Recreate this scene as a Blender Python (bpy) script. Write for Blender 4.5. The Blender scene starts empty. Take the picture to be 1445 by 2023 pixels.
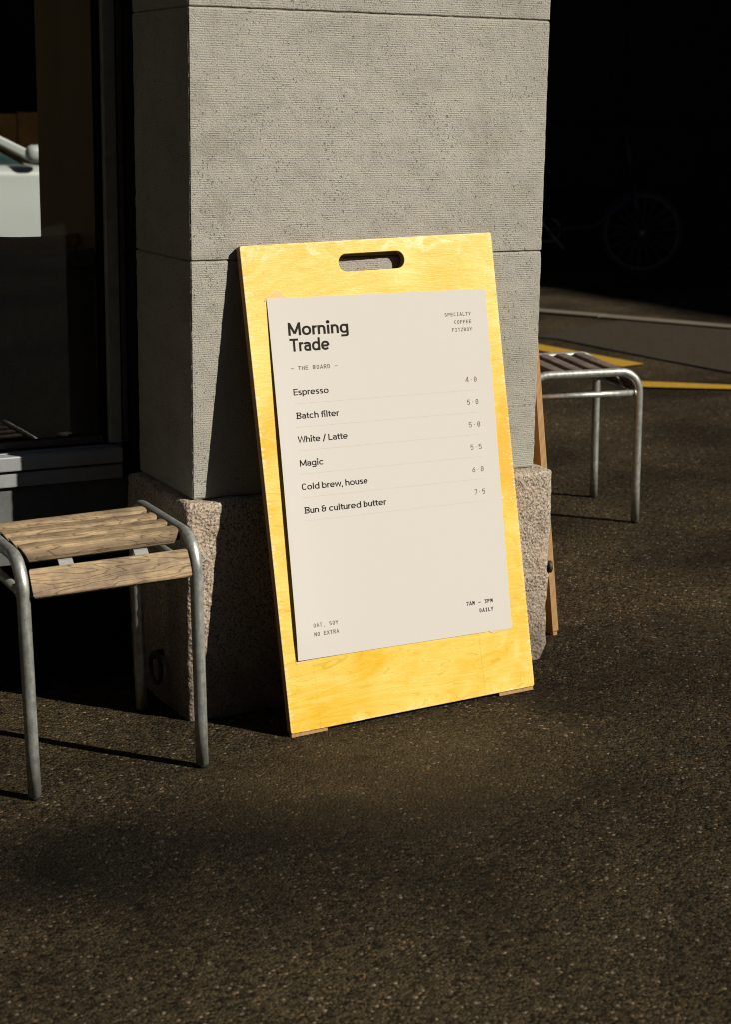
import bpy, bmesh, math, random
from math import sin, cos, pi, radians, sqrt, atan2
from mathutils import Vector, Matrix, noise
random.seed(7)
SC = bpy.context.scene
COL = SC.collection

# ------------------------------------------------------------ camera
YAW, PITCH, ROLL = .4803, .2312, .0138
CAM = Vector((-1.2224, -3.0801, 1.2014))
fwd = Vector((sin(YAW)*cos(PITCH), cos(YAW)*cos(PITCH), -sin(PITCH)))
rgt = Vector((cos(YAW), -sin(YAW), 0)); upv = rgt.cross(fwd)
r2 = rgt*cos(ROLL)+upv*sin(ROLL); u2 = -rgt*sin(ROLL)+upv*cos(ROLL)
cd = bpy.data.cameras.new('camera'); cam = bpy.data.objects.new('camera', cd); COL.objects.link(cam)
M = Matrix((r2, u2, -fwd)).transposed().to_4x4(); M.translation = CAM; cam.matrix_world = M
cd.sensor_fit = 'VERTICAL'; cd.sensor_height = 36; cd.lens = 3414.86/2023*36
cd.clip_start = .05; cd.clip_end = 400
cd.dof.use_dof = True; cd.dof.focus_distance = 3.45; cd.dof.aperture_fstop = 6.3
SC.camera = cam

# ------------------------------------------------------------ light
AZ, EL = 51.5, 35.0          # sun stands towards +X and -Y
SUN = Vector((cos(radians(AZ))*cos(radians(EL)), -sin(radians(AZ))*cos(radians(EL)), sin(radians(EL))))
w = bpy.data.worlds.new('World'); SC.world = w; w.use_nodes = True
nt = w.node_tree; bg = nt.nodes['Background']
sky = nt.nodes.new('ShaderNodeTexSky'); sky.sky_type = 'NISHITA'; sky.sun_disc = False
sky.sun_elevation = radians(EL); sky.sun_rotation = atan2(SUN.x, SUN.y)
sky.air_density = .35; sky.dust_density = .1; sky.altitude = 400
nt.links.new(sky.outputs[0], bg.inputs[0]); bg.inputs[1].default_value = .05
sl = bpy.data.lights.new('sun', 'SUN'); sun = bpy.data.objects.new('sun', sl); COL.objects.link(sun)
sl.energy = 5.0; sl.angle = radians(.55); sl.color = (1, .94, .83)
sun.rotation_euler = SUN.to_track_quat('Z', 'Y').to_euler(); sun.location = SUN*20
vs = SC.view_settings; vs.view_transform = 'Standard'; vs.look = 'None'; vs.exposure = .33; vs.gamma = 1
vs.use_curve_mapping = False
SC.cycles.max_bounces = 6; SC.cycles.transparent_max_bounces = 8
SC.cycles.use_denoising = True; SC.cycles.filter_width = 1.1

# ------------------------------------------------------------ material helpers
class NT:
    def __init__(s, name):
        s.m = bpy.data.materials.new(name); s.m.use_nodes = True; s.t = s.m.node_tree
        s.b = s.t.nodes['Principled BSDF']; s.out = s.t.nodes['Material Output']
    def n(s, typ, **k):
        o = s.t.nodes.new('ShaderNode'+typ)
        for a, v in k.items():
            if a.startswith('i_'): o.inputs[a[2:].replace('_', ' ')].default_value = v
            else: setattr(o, a, v)
        return o
    def l(s, a, b):
        s.t.links.new(a, b)
    def coord(s, scale=(1, 1, 1), kind='Object', loc=(0, 0, 0)):
        c = s.n('TexCoord'); mp = s.n('Mapping'); s.l(c.outputs[kind], mp.inputs[0])
        mp.inputs['Scale'].default_value = scale; mp.inputs['Location'].default_value = loc
        return mp.outputs[0]
    def noise(s, vec, scale, detail=4, rough=.55, dist=0):
        o = s.n('TexNoise'); o.inputs['Scale'].default_value = scale; o.inputs['Detail'].default_value = detail
        o.inputs['Roughness'].default_value = rough; o.inputs['Distortion'].default_value = dist
        s.l(vec, o.inputs['Vector']); return o.outputs['Fac']
    def vor(s, vec, scale, feature='F1', out='Distance', rnd=1):
        o = s.n('TexVoronoi', feature=feature); o.inputs['Scale'].default_value = scale
        o.inputs['Randomness'].default_value = rnd
        s.l(vec, o.inputs['Vector']); return o.outputs[out]
    def ramp(s, fac, stops, interp='LINEAR'):
        o = s.n('ValToRGB'); e = o.color_ramp.elements; o.color_ramp.interpolation = interp
        while len(e) < len(stops): e.new(.5)
        for i, (p, c) in enumerate(stops):
            e[i].position = p; e[i].color = c if len(c) == 4 else (*c, 1)
        s.l(fac, o.inputs[0]); return o.outputs[0]
    def mix(s, fac, a, b, typ='MIX'):
        o = s.n('Mix', data_type='RGBA', blend_type=typ)
        for sock, v in ((o.inputs[0], fac), (o.inputs[6], a), (o.inputs[7], b)):
            if isinstance(v, (int, float)): sock.default_value = v
            elif isinstance(v, tuple): sock.default_value = (*v, 1) if len(v) == 3 else v
            else: s.l(v, sock)
        return o.outputs[2]
    def math(s, op, a, b=0, c=None):
        o = s.n('Math', operation=op)
        for i, v in enumerate((a, b) if c is None else (a, b, c)):
            if isinstance(v, (int, float)): o.inputs[i].default_value = v
            else: s.l(v, o.inputs[i])
        return o.outputs[0]
    def sep(s, vec):
        o = s.n('SeparateXYZ'); s.l(vec, o.inputs[0]); return o.outputs
    def bump(s, h, dist=.001, strength=1, prev=None):
        o = s.n('Bump'); o.inputs['Distance'].default_value = dist; o.inputs['Strength'].default_value = strength
        s.l(h, o.inputs['Height'])
        if prev is not None: s.l(prev, o.inputs['Normal'])
        return o.outputs[0]
    def set(s, base=None, rough=None, metal=None, spec=None, normal=None, coat=None):
        for k, v in (('Base Color', base), ('Roughness', rough), ('Metallic', metal), ('Specular IOR Level', spec), ('Normal', normal), ('Coat Weight', coat)):
            if v is None: continue
            if isinstance(v, (int, float)): s.b.inputs[k].default_value = v
            elif isinstance(v, tuple): s.b.inputs[k].default_value = (*v, 1)
            else: s.l(v, s.b.inputs[k])
        return s.m

def g3(v): return (v, v, v)
def plain(name, col, rough=.6, metal=0, var=.15, scale=30, bump=0):
    n = NT(name); v = n.coord(); f = n.noise(v, scale, 5)
    c = n.mix(n.ramp(f, [(.3, g3(0)), (.7, g3(1))]), tuple(x*(1-var) for x in col), tuple(min(1, x*(1+var)) for x in col))
    nm = n.bump(f, bump, 1) if bump else None
    return n.set(c, rough, metal, None, nm)

BOUNCE_AND_SPOTS = ((.22, -.44, .46, .30, 1.30), (-.37, -.54, .42, .25, .30), (.02, -.62, .25, .16, .55), (.9, -.75, .5, .3, .75), (.19, -.36, .030, .017, .62), (.255, -.325, .026, .014, .7), (.06, -.42, .03, .02, .7), (.75, -.95, .28, .16, .7))  # first entry paints the board's warm bounce light; the rest are darker spots
def mat_asphalt(name, dark, light, patchy=True, coarse=1.0):
    n = NT(name); v = n.coord()
    warp = n.noise(v, 60, 3)
    cellc = n.vor(v, 185*coarse, out='Color'); celld = n.vor(v, 185*coarse)
    r = n.sep(cellc)
    c = n.mix(n.ramp(r[0], [(0, g3(0)), (1, g3(1))]), dark, light)
    # pale and ochre chips of aggregate, few
    chip = n.ramp(r[1], [(.965, g3(0)), (.98, g3(1))])
    c = n.mix(chip, c, n.mix(r[2], (.30, .24, .17), (.16, .085, .03)))
    big = n.vor(v, 70*coarse, out='Color'); bd = n.vor(v, 70*coarse); b3 = n.sep(big)
    bchip = n.math('MULTIPLY', n.ramp(b3[0], [(.97, g3(0)), (.975, g3(1))]), n.ramp(bd, [(.28, g3(1)), (.36, g3(0))]))
    c = n.mix(bchip, c, (.20, .16, .12))
    fine = n.noise(v, 420, 4, .7)
    c = n.mix(.75, c, n.ramp(fine, [(.3, g3(.35)), (.7, g3(1.0))]), 'MULTIPLY')
    if patchy:
        p1 = n.noise(n.coord(loc=(.35, .9, 0)), 1.35, 5, .55, .3)
        c = n.mix(1, c, n.ramp(p1, [(.38, g3(.42)), (.60, g3(1.12))]), 'MULTIPLY')
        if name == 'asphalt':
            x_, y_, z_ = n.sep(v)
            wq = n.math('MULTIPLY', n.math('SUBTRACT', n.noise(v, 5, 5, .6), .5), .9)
            for (sx, sy, rx_, ry_, dk) in BOUNCE_AND_SPOTS:
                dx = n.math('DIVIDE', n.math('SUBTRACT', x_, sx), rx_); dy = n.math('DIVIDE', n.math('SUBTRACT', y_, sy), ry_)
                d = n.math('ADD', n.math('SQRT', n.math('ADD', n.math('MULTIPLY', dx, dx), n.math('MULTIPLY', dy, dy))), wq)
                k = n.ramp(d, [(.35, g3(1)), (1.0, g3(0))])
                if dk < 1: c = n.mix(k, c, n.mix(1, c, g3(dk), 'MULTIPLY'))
                else: c = n.mix(n.math('MULTIPLY', k, dk-1), c, (.105, .070, .030))  # light thrown back by the yellow board, mixed into the asphalt colour
        p2 = n.noise(v, 9, 4, .6)
        c = n.mix(1, c, n.ramp(p2, [(.3, g3(.82)), (.7, g3(1.1))]), 'MULTIPLY')
    h = n.math('ADD', n.math('MULTIPLY', celld, -1.0), n.math('MULTIPLY', fine, .7))
    h = n.math('ADD', h, n.math('MULTIPLY', n.noise(v, 120*coarse, 3, .7), .9))
    nm = n.bump(h, .0048, 1)
    return n.set(c, .85, 0, .10, nm)

def mat_shaft():
    n = NT('tooled_grey_sandstone'); v = n.coord()
    x, y, z = n.sep(v)
    wob = n.noise(n.coord((3, 3, 60)), 4, 3)
    zz = n.math('ADD', n.math('MULTIPLY', z, 2*pi/.0042), n.math('MULTIPLY', wob, 3.0))
    line = n.math('SINE', zz)
    amp = n.ramp(n.noise(n.coord((1, 1, 3)), 22, 5, .65), [(.38, g3(.05)), (.62, g3(1))])
    line = n.math('MULTIPLY', line, amp)
    pitn = n.noise(n.coord((1, 1, .8)), 210, 4, .62, .3)
    dens = n.noise(v, 15, 4, .6)
    pit = n.ramp(n.math('ADD', pitn, n.math('MULTIPLY', dens, .22)), [(.447, g3(1)), (.482, g3(0))])
    grain = n.noise(v, 330, 4, .7)
    spk = n.ramp(grain, [(.32, g3(.72)), (.5, g3(1)), (.68, g3(1.12))])
    tone = n.noise(v, 2.3, 5, .6)
    c = n.mix(n.ramp(tone, [(.3, g3(0)), (.7, g3(1))]), (0.3369, 0.3194, 0.2756), (0.4069, 0.385, 0.3369))
    c = n.mix(1, c, spk, 'MULTIPLY')
    mott = n.noise(n.coord((1, 1, 1.6)), 9, 5, .65, .5)
    c = n.mix(1, c, n.ramp(mott, [(.3, (.84, .83, .80)), (.5, g3(1)), (.7, (1.07, 1.055, 1.02))]), 'MULTIPLY')
    spots = n.ramp(n.noise(v, 30, 5, .7), [(.62, g3(0)), (.75, g3(.5))])
    c = n.mix(spots, c, (.26, .22, .155))
    streak = n.ramp(n.noise(n.coord((1, 1, .12)), 13, 4, .6), [(.55, g3(0)), (.72, g3(.28))])
    c = n.mix(streak, c, (.24, .215, .165))
    damp = n.ramp(z, [(.44, g3(1)), (.56, g3(0))])
    c = n.mix(n.math('MULTIPLY', damp, .5), c, (.36, .38, .31))
    c = n.mix(n.math('MULTIPLY', pit, .72), c, (.13, .115, .085))
    h = n.math('ADD', n.math('MULTIPLY', line, .19), n.math('MULTIPLY', grain, 1.6))
    h = n.math('SUBTRACT', h, n.math('MULTIPLY', pit, 1.6))
    return n.set(c, .9, 0, .2, n.bump(h, .0018, 1))

def mat_granite():
    n = NT('rough_granite'); v = n.coord()
    a = n.vor(n.coord((1, 1, .8)), 400, out='Color'); s = n.sep(a)
    f = n.noise(v, 190, 4, .7)
    c = n.ramp(s[0], [(0, (.045, .037, .032)), (.12, (.15, .12, .09)), (.26, (0.3083, 0.25, 0.1958)), (.75, (0.4167, 0.35, 0.275)), (1, (0.4667, 0.375, 0.2833))], 'LINEAR')
    c = n.mix(n.ramp(f, [(.36, g3(.8)), (.45, g3(0))]), c, (.14, .11, .085))
    big = n.noise(v, 9, 4)
    c = n.mix(n.ramp(big, [(.5, g3(0)), (.75, g3(.5))]), c, (0.4333, 0.3, 0.2083))
    z = n.sep(v)[2]
    dirt = n.math('ADD', n.math('MULTIPLY', z, 2.2), n.math('MULTIPLY', n.noise(v, 16, 4), .5))
    c = n.mix(n.ramp(dirt, [(.25, g3(.8)), (.80, g3(0))]), c, (.10, .078, .058))
    h = n.math('ADD', n.noise(v, 75, 5, .65), n.math('MULTIPLY', n.vor(v, 150), .5))
    return n.set(c, .85, 0, .3, n.bump(h, .0045, 1))

def mat_ply(name, pale, deep, coat=.35, wear_and_glare=True):
    n = NT(name)
    v = n.coord((1.0, 6.0, 1.0))
    f = n.noise(v, 2.3, 4, .5, .8)
    rings = n.math('SINE', n.math('MULTIPLY', f, 62))
    rings = n.ramp(n.math('ADD', n.math('MULTIPLY', rings, .5), .5), [(0, g3(0)), (.5, g3(.25)), (.9, g3(1))])
    blot = n.ramp(n.noise(n.coord((1, 1.7, 1)), 5.5, 4, .6, .6), [(.35, g3(0)), (.65, g3(1))])
    fib = n.noise(n.coord((9, 220, 9)), 3, 3, .6)
    low = n.ramp(n.noise(n.coord((1.3, 1, 1), loc=(.7, .2, 0)), 3.1, 3, .5, .8), [(.38, g3(0)), (.62, g3(1))])
    k = n.math('ADD', n.math('MULTIPLY', rings, .24), n.math('MULTIPLY', blot, .30))
    k = n.math('ADD', k, n.math('MULTIPLY', low, .40))
    k = n.math('ADD', k, n.math('MULTIPLY', n.math('SUBTRACT', fib, .5), .5))
    c = n.mix(k, deep, pale)
    fine_l = n.math('ABSOLUTE', n.math('SINE', n.math('MULTIPLY', f, 58)))
    c = n.mix(n.ramp(fine_l, [(0, g3(.62)), (.16, g3(0))]), c, tuple(q*.78 for q in deep))
    pale_blot = n.ramp(n.noise(n.coord(), 11, 4, .6, 1.0), [(.55, g3(0)), (.78, g3(.55))])  # pale blotches in the wood, spread at random
    c = n.mix(pale_blot, c, tuple(min(1, a*1.02+.08) for a in pale))
    if wear_and_glare:
        o_ = n.sep(n.coord())
        # deeper stained zone midway down the right edge, white glare painted in towards the top
        dz = n.math('ADD', n.math('MULTIPLY', n.math('SUBTRACT', o_[0], .40), 5.5), n.math('MULTIPLY', n.math('ABSOLUTE', n.math('SUBTRACT', o_[1], .50)), -5.0))
        dz = n.math('ADD', dz, n.math('MULTIPLY', n.math('SUBTRACT', n.noise(n.coord(), 7, 4), .5), 1.5))
        c = n.mix(n.ramp(dz, [(.1, g3(0)), (.75, g3(.85))]), c, (.66, .345, .004))
        wz = n.math('ADD', n.math('MULTIPLY', n.math('SUBTRACT', o_[1], .86), 5.0), n.math('MULTIPLY', n.math('SUBTRACT', n.noise(n.coord((1, 1.4, 1)), 14, 5, .68, 1.2), .55), 4.2))
        c = n.mix(n.ramp(wz, [(.25, g3(0)), (.9, g3(.7))]), c, (.80, .72, .44))
        sp = n.math('MULTIPLY', n.ramp(n.noise(n.coord((1, .6, 1)), 75, 4, .7), [(.64, g3(0)), (.70, g3(1))]), n.ramp(n.math('ADD', n.math('SUBTRACT', o_[0], .46), n.math('MULTIPLY', n.math('SUBTRACT', n.noise(n.coord(), 9, 3), .5), .16)), [(.03, g3(0)), (.08, g3(.8))]))
        c = n.mix(sp, c, (.86, .80, .62))
        o = n.sep(n.coord())
        e = n.math('MAXIMUM', n.math('SUBTRACT', .012, o[0]), n.math('SUBTRACT', o[0], .556))
        e = n.math('MAXIMUM', e, n.math('SUBTRACT', .018, o[1]))
        e = n.math('MAXIMUM', e, n.math('SUBTRACT', o[1], .944))
        e = n.math('MULTIPLY', e, 45)
        e = n.math('ADD', e, n.math('MULTIPLY', n.math('SUBTRACT', n.noise(n.coord((1, 3, 1)), 60, 3, .7), .62), 3.2))
        c = n.mix(n.ramp(e, [(.0, g3(0)), (.35, g3(.8))]), c, (.80, .60, .36))
        # veneer seams
        for sx, wd in ((.4475, .0011), (.0655, .0008)):
            d = n.math('ABSOLUTE', n.math('SUBTRACT', n.math('ADD', o[0], n.math('MULTIPLY', o[1], .02)), sx))
            m_ = n.math('MULTIPLY', n.math('LESS_THAN', d, wd), n.math('LESS_THAN', o[1], .15))
            c = n.mix(n.math('MULTIPLY', m_, .28), c, (.50, .24, .05))
    r = n.ramp(n.noise(n.coord(), 26, 4, .7), [(.3, g3(.30)), (.7, g3(.52))])
    nm = n.bump(n.math('ADD', fib, n.noise(n.coord(), 160, 3)), .0004, .6)
    m_ = n.set(c, r, 0, .5, nm, coat)
    n.b.inputs['Coat Roughness'].default_value = .28
    return m_

def mat_plyedge():
    n = NT('plywood_edge'); o = n.sep(n.coord())
    s = n.math('SINE', n.math('MULTIPLY', o[2], 2*pi/.003))
    f = n.noise(n.coord((60, 4, 200)), 4, 4)
    c = n.mix(n.math('ADD', n.math('MULTIPLY', s, .35), f), (.16, .08, .03), (.50, .30, .13))
    return n.set(c, .75)

def mat_slat(name, a, b, dk):
    n = NT(name)
    oi = n.n('ObjectInfo'); 
    c0 = n.n('TexCoord'); add = n.n('VectorMath', operation='ADD'); n.l(c0.outputs['Object'], add.inputs[0])
    sc = n.n('VectorMath', operation='SCALE'); comb = n.n('CombineXYZ')
    for i in range(3): n.l(oi.outputs['Random'], comb.inputs[i])
    n.l(comb.outputs[0], sc.inputs[0]); sc.inputs['Scale'].default_value = 13
    n.l(sc.outputs[0], add.inputs[1])
    mp = n.n('Mapping'); n.l(add.outputs[0], mp.inputs[0]); mp.inputs['Scale'].default_value = (1, 7, 7)
    f = n.noise(mp.outputs[0], 3.2, 3, .5, .5)
    ring = n.math('ABSOLUTE', n.math('SINE', n.math('MULTIPLY', f, 46)))
    line = n.ramp(ring, [(.0, g3(1)), (.2, g3(.25)), (.45, g3(0))])
    mp2 = n.n('Mapping'); n.l(add.outputs[0], mp2.inputs[0]); mp2.inputs['Scale'].default_value = (6, 130, 130)
    fib = n.noise(mp2.outputs[0], 3, 4, .65)
    blot = n.noise(add.outputs[0], 13, 5, .65)
    c = n.mix(n.ramp(fib, [(.3, g3(0)), (.7, g3(1))]), a, b)
    c = n.mix(n.ramp(blot, [(.42, g3(0)), (.62, g3(.8))]), c, tuple(x*.60*(1, 1.05, 1.25)[i] for i, x in enumerate(a)))
    c = n.mix(n.math('MULTIPLY', line, .85), c, dk)
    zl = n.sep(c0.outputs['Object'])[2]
    lower_tone = n.math('ADD', zl, n.math('MULTIPLY', n.math('SUBTRACT', blot, .5), .012))  # colour gets darker towards the underside of each slat
    c = n.mix(n.ramp(n.math('MULTIPLY', lower_tone, -60), [(.22, g3(0)), (.6, g3(.55))]), c, tuple(x*.42 for x in a))
    h = n.math('SUBTRACT', fib, n.math('MULTIPLY', line, .9))
    return n.set(c, .72, 0, .3, n.bump(h, .0008, .9))

def mat_galv():
    n = NT('galvanised_steel'); v = n.coord()
    f = n.noise(v, 70, 5, .65); g = n.noise(n.coord((1, 1, .15)), 160, 3)
    c = n.mix(n.ramp(f, [(.35, g3(0)), (.65, g3(1))]), (.30, .31, .29), (.47, .48, .45))
    s = n.ramp(n.noise(v, 240, 3, .7), [(.30, g3(.55)), (.4, g3(1))])
    c = n.mix(.8, c, s, 'MULTIPLY')
    r = n.ramp(g, [(.3, g3(.34)), (.7, g3(.55))])
    return n.set(c, r, .72, .5, n.bump(f, .0003, .5))

MT = {}
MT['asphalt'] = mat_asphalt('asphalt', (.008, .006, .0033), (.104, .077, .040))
MT['asphalt_road'] = mat_asphalt('road_asphalt', (.028, .021, .012), (.104, .078, .046), True, .8)
MT['asphalt_new'] = mat_asphalt('smooth_asphalt_repair', (.062, .050, .034), (.078, .063, .044), False, 2.0)
MT['shaft'] = mat_shaft(); MT['granite'] = mat_granite()
MT['ply'] = mat_ply('varnished_birch_plywood', (.70, .575, .15), (.655, .385, .004))
MT['ply2'] = mat_ply('orange_plywood', (.52, .25, .075), (.42, .165, .033), .1, False)
MT['plyedge'] = mat_plyedge()
MT['mortar'] = plain('mortar', (0.225, 0.2, 0.1583), .95, var=.25, bump=.001)
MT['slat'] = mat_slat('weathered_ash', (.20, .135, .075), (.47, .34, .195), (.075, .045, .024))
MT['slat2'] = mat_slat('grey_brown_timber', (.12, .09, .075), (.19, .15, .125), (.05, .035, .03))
MT['galv'] = mat_galv()
MT['rubber'] = plain('black_rubber', (.012, .012, .012), .7)
MT['paper'] = plain('printed_paper', (.515, .490, .452), .85, var=.012, scale=500)
MT['oldpaper'] = plain('old_masking_paper', (0.65, 0.4333, 0.2), .7, var=.06)
MT['ink'] = plain('dark_brown_ink', (.020, .015, .012), .7, var=.02)
MT['ink2'] = plain('olive_ink', (.105, .098, .058), .7, var=.02)
MT['ink3'] = plain('rule_ink', (.47, .43, .36), .8, var=.02)
MT['alu'] = plain('painted_aluminium', (0.275, 0.2833, 0.2917), .45, .25, .08, 60)
MT['frame'] = plain('window_frame_metal', (.30, .31, .26), .5, .2, .15, 40)
MT['frame2'] = plain('brown_frame_metal', (.10, .085, .06), .5, .1, .15, 40)
MT['black'] = plain('black_steel', (.008, .008, .008), .95, 0, .1)
MT['black'].node_tree.nodes['Principled BSDF'].inputs['Specular IOR Level'].default_value = .1
MT['greywall'] = plain('dark_grey_render', (.085, .088, .085), .9, 0, .15, 60, .001)
MT['beige'] = plain('beige_plaster', (.80, .575, .28), .9, 0, .04, 3)
MT['benchwood'] = plain('brown_bench_wood', (.50, .37, .24), .55, 0, .2, 30)
MT['cushion'] = plain('blue_black_linen', (.030, .033, .034), .95, 0, .2, 200, .0005)
MT['cushion2'] = plain('amber_linen', (.55, .28, .10), .95, 0, .2, 200, .0005)
MT['iron'] = plain('rusted_iron', (.035, .028, .022), .6, .4, .3, 150, .0005)
MT['yellow'] = plain('yellow_road_paint', (.34, .19, .005), .8, 0, .25, 90, .001)
MT['kerb'] = plain('kerb_granite', (.115, .095, .065), .9, 0, .25, 120, .001)
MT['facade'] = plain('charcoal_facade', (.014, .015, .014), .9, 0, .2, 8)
MT['facade2'] = plain('brown_brick_render', (.10, .085, .07), .9, 0, .2, 8)
MT['carpaint'] = plain('pale_grey_car_paint', (0.35, 0.3667, 0.3583), .35, 0, .02, 5)
MT['tyre'] = plain('tyre_rubber', (.02, .02, .02), .85)
MT['carglass'] = plain('tinted_teal_glass', (.02, .04, .04), .12, 0, .02, 5)
MT['timber'] = plain('orange_stained_timber', (.60, .29, .075), .8, 0, .3, 12)
MT['blue'] = plain('blue_bicycle_enamel', (.006, .014, .035), .5, 0, .05)
MT['hedge'] = plain('dark_render', (.02, .022, .018), .9, 0, .2, 8)
for k in ('ink', 'ink2', 'ink3', 'facade', 'facade2'): MT[k].node_tree.nodes['Principled BSDF'].inputs['Specular IOR Level'].default_value = .08
MT['bar'] = plain('brushed_steel_bar', (.25, .25, .24), .75, .2, .1)
def mat_glass():
    n = NT('shop_glass'); t = n.n('BsdfTransparent'); t.inputs[0].default_value = (.9, .92, .9, 1)
    g = n.n('BsdfGlossy'); g.inputs['Roughness'].default_value = .01
    fr = n.n('Fresnel'); fr.inputs[0].default_value = 1.5
    mx = n.n('MixShader'); n.l(fr.outputs[0], mx.inputs[0]); n.l(t.outputs[0], mx.inputs[1]); n.l(g.outputs[0], mx.inputs[2])
    n.l(mx.outputs[0], n.out.inputs[0]); return n.m
MT['glass'] = mat_glass()

# ------------------------------------------------------------ object helpers
def link(name, me, mat, parent=None, smooth=False, label=None):
    o = bpy.data.objects.new(name, me); COL.objects.link(o)
    if mat: me.materials.append(MT[mat])
    if parent: o.parent = parent
    if smooth:
        for p in me.polygons: p.use_smooth = True
    if label: o['label'] = label
    return o
def thing(name, label, cat, loc=(0, 0, 0), group=None, mat=None):
    o = bpy.data.objects.new(name, None); COL.objects.link(o)
    if mat is not None: o.matrix_world = mat
    else: o.location = loc
    o['label'] = label; o['category'] = cat
    if group: o['group'] = group
    o.empty_display_size = .1
    return o
def tag(o, label, cat, group=None):
    o['label'] = label; o['category'] = cat
    if group: o['group'] = group
    return o
def structure(o, label=None):
    o['kind'] = 'structure'
    if label: o['label'] = label
    return o
def pydata(name, vs_, fs, mat, parent=None, smooth=False, label=None):
    me = bpy.data.meshes.new(name); me.from_pydata([tuple(v) for v in vs_], [], fs); me.update()
    return link(name, me, mat, parent, smooth, label)
def box(name, lo, hi, mat, parent=None, bev=.002, label=None):
    bm = bmesh.new(); bmesh.ops.create_cube(bm, size=1)
    for v in bm.verts:
        v.co = Vector([lo[i]+(v.co[i]+.5)*(hi[i]-lo[i]) for i in range(3)])
    if bev: bmesh.ops.bevel(bm, geom=bm.edges[:], offset=bev, segments=2, affect='EDGES', profile=.6)
    me = bpy.data.meshes.new(name); bm.to_mesh(me); bm.free()
    return link(name, me, mat, parent, False, label)
def rough_box(name, lo, hi, r, step, fn, mat, parent=None, label=None, skip=()):
    """box with rounded edges on a dense grid, displaced by fn(point, normal)"""
    ax = []
    for i in range(3):
        L = hi[i]-lo[i]; c = [0, r*.35, r*.7, r]
        k = max(1, int((L-2*r)/step)); c += [r+(L-2*r)*j/k for j in range(1, k)]
        c += [L-r, L-.7*r, L-.35*r, L]; ax.append([lo[i]+q for q in c])
    idx = {}; V = []; F = []
    def vid(p):
        key = tuple(round(q, 6) for q in p)
        if key not in idx: idx[key] = len(V); V.append(Vector(p))
        return idx[key]
    for a in range(3):
        b, c = (a+1) % 3, (a+2) % 3
        for side in (0, 1):
            if (a, side) in skip: continue
            for i in range(len(ax[b])-1):
                for j in range(len(ax[c])-1):
                    q = []
                    for (ii, jj) in ((i, j), (i+1, j), (i+1, j+1), (i, j+1)):
                        p = [0, 0, 0]; p[a] = (lo, hi)[side][a]; p[b] = ax[b][ii]; p[c] = ax[c][jj]; q.append(vid(p))
                    F.append(q if side else q[::-1])
    inn_lo = [lo[i]+r for i in range(3)]; inn_hi = [hi[i]-r for i in range(3)]
    out = []
    for v in V:
        q = Vector([min(max(v[i], inn_lo[i]), inn_hi[i]) for i in range(3)])
        d = v-q; nrm = d.normalized() if d.length > 1e-9 else Vector((0, 0, 1))
        m_ = max(abs(t) for t in d)
        p = q+nrm*min(r, max(m_, 1e-6)) if m_ > 0 else v
        out.append(fn(p, nrm))
    return pydata(name, out, F, mat, parent, True, label)
def sweep(pts, r, seg=12, caps=True):
    pts = [Vector(p) for p in pts]; V = []; F = []
    t0 = (pts[1]-pts[0]).normalized(); ref = Vector((0, 0, 1)) if abs(t0.z) < .9 else Vector((1, 0, 0))
    nrm = t0.cross(ref).normalized()
    for i, p in enumerate(pts):
        if i == 0: t = (pts[1]-pts[0])
        elif i == len(pts)-1: t = (pts[-1]-pts[-2])
        else: t = (pts[i+1]-pts[i]).normalized()+(pts[i]-pts[i-1]).normalized()
        t.normalize(); nrm = (nrm-t*nrm.dot(t)).normalized(); bn = t.cross(nrm)
        rr = r(i/(len(pts)-1)) if callable(r) else r
        for k in range(seg):
            a = 2*pi*k/seg; V.append(p+nrm*cos(a)*rr+bn*sin(a)*rr)
    for i in range(len(pts)-1):
        for k in range(seg):
            a = i*seg+k; b = i*seg+(k+1) % seg
            F.append((a, b, b+seg, a+seg))
    if caps:
        F.append(tuple(range(seg))[::-1]); F.append(tuple(range((len(pts)-1)*seg, len(pts)*seg)))
    return V, F
def tube(name, pts, r, mat, parent=None, seg=12, label=None):
    V, F = sweep(pts, r, seg); return pydata(name, V, F, mat, parent, True, label)
def arc_pts(c, r, a0, a1, n, u, v):
    return [Vector(c)+Vector(u)*r*cos(a0+(a1-a0)*i/n)+Vector(v)*r*sin(a0+(a1-a0)*i/n) for i in range(n+1)]

GX, GY = .0246, .0031
def gz(x, y): return GX*x+GY*y
def sheet(name, poly, lift, mat, thick=.0, parent=None):
    V = [(x, y, gz(x, y)+lift) for x, y in poly]; n = len(V)
    if thick:
        V += [(x, y, gz(x, y)+lift-thick) for x, y in poly]
        F = [tuple(range(n)), tuple(range(2*n-1, n-1, -1))]+[(i+n, (i+1) % n+n, (i+1) % n, i) for i in range(n)]
    else: F = [tuple(range(n))]
    me = bpy.data.meshes.new(name); me.from_pydata(V, [], F); me.update()
    bm = bmesh.new(); bm.from_mesh(me); bmesh.ops.recalc_face_normals(bm, faces=bm.faces[:])
    if not thick and bm.faces[:][0].normal.z < 0: bmesh.ops.reverse_faces(bm, faces=bm.faces[:])
    bm.to_mesh(me); bm.free()
    return link(name, me, mat, parent)

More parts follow.
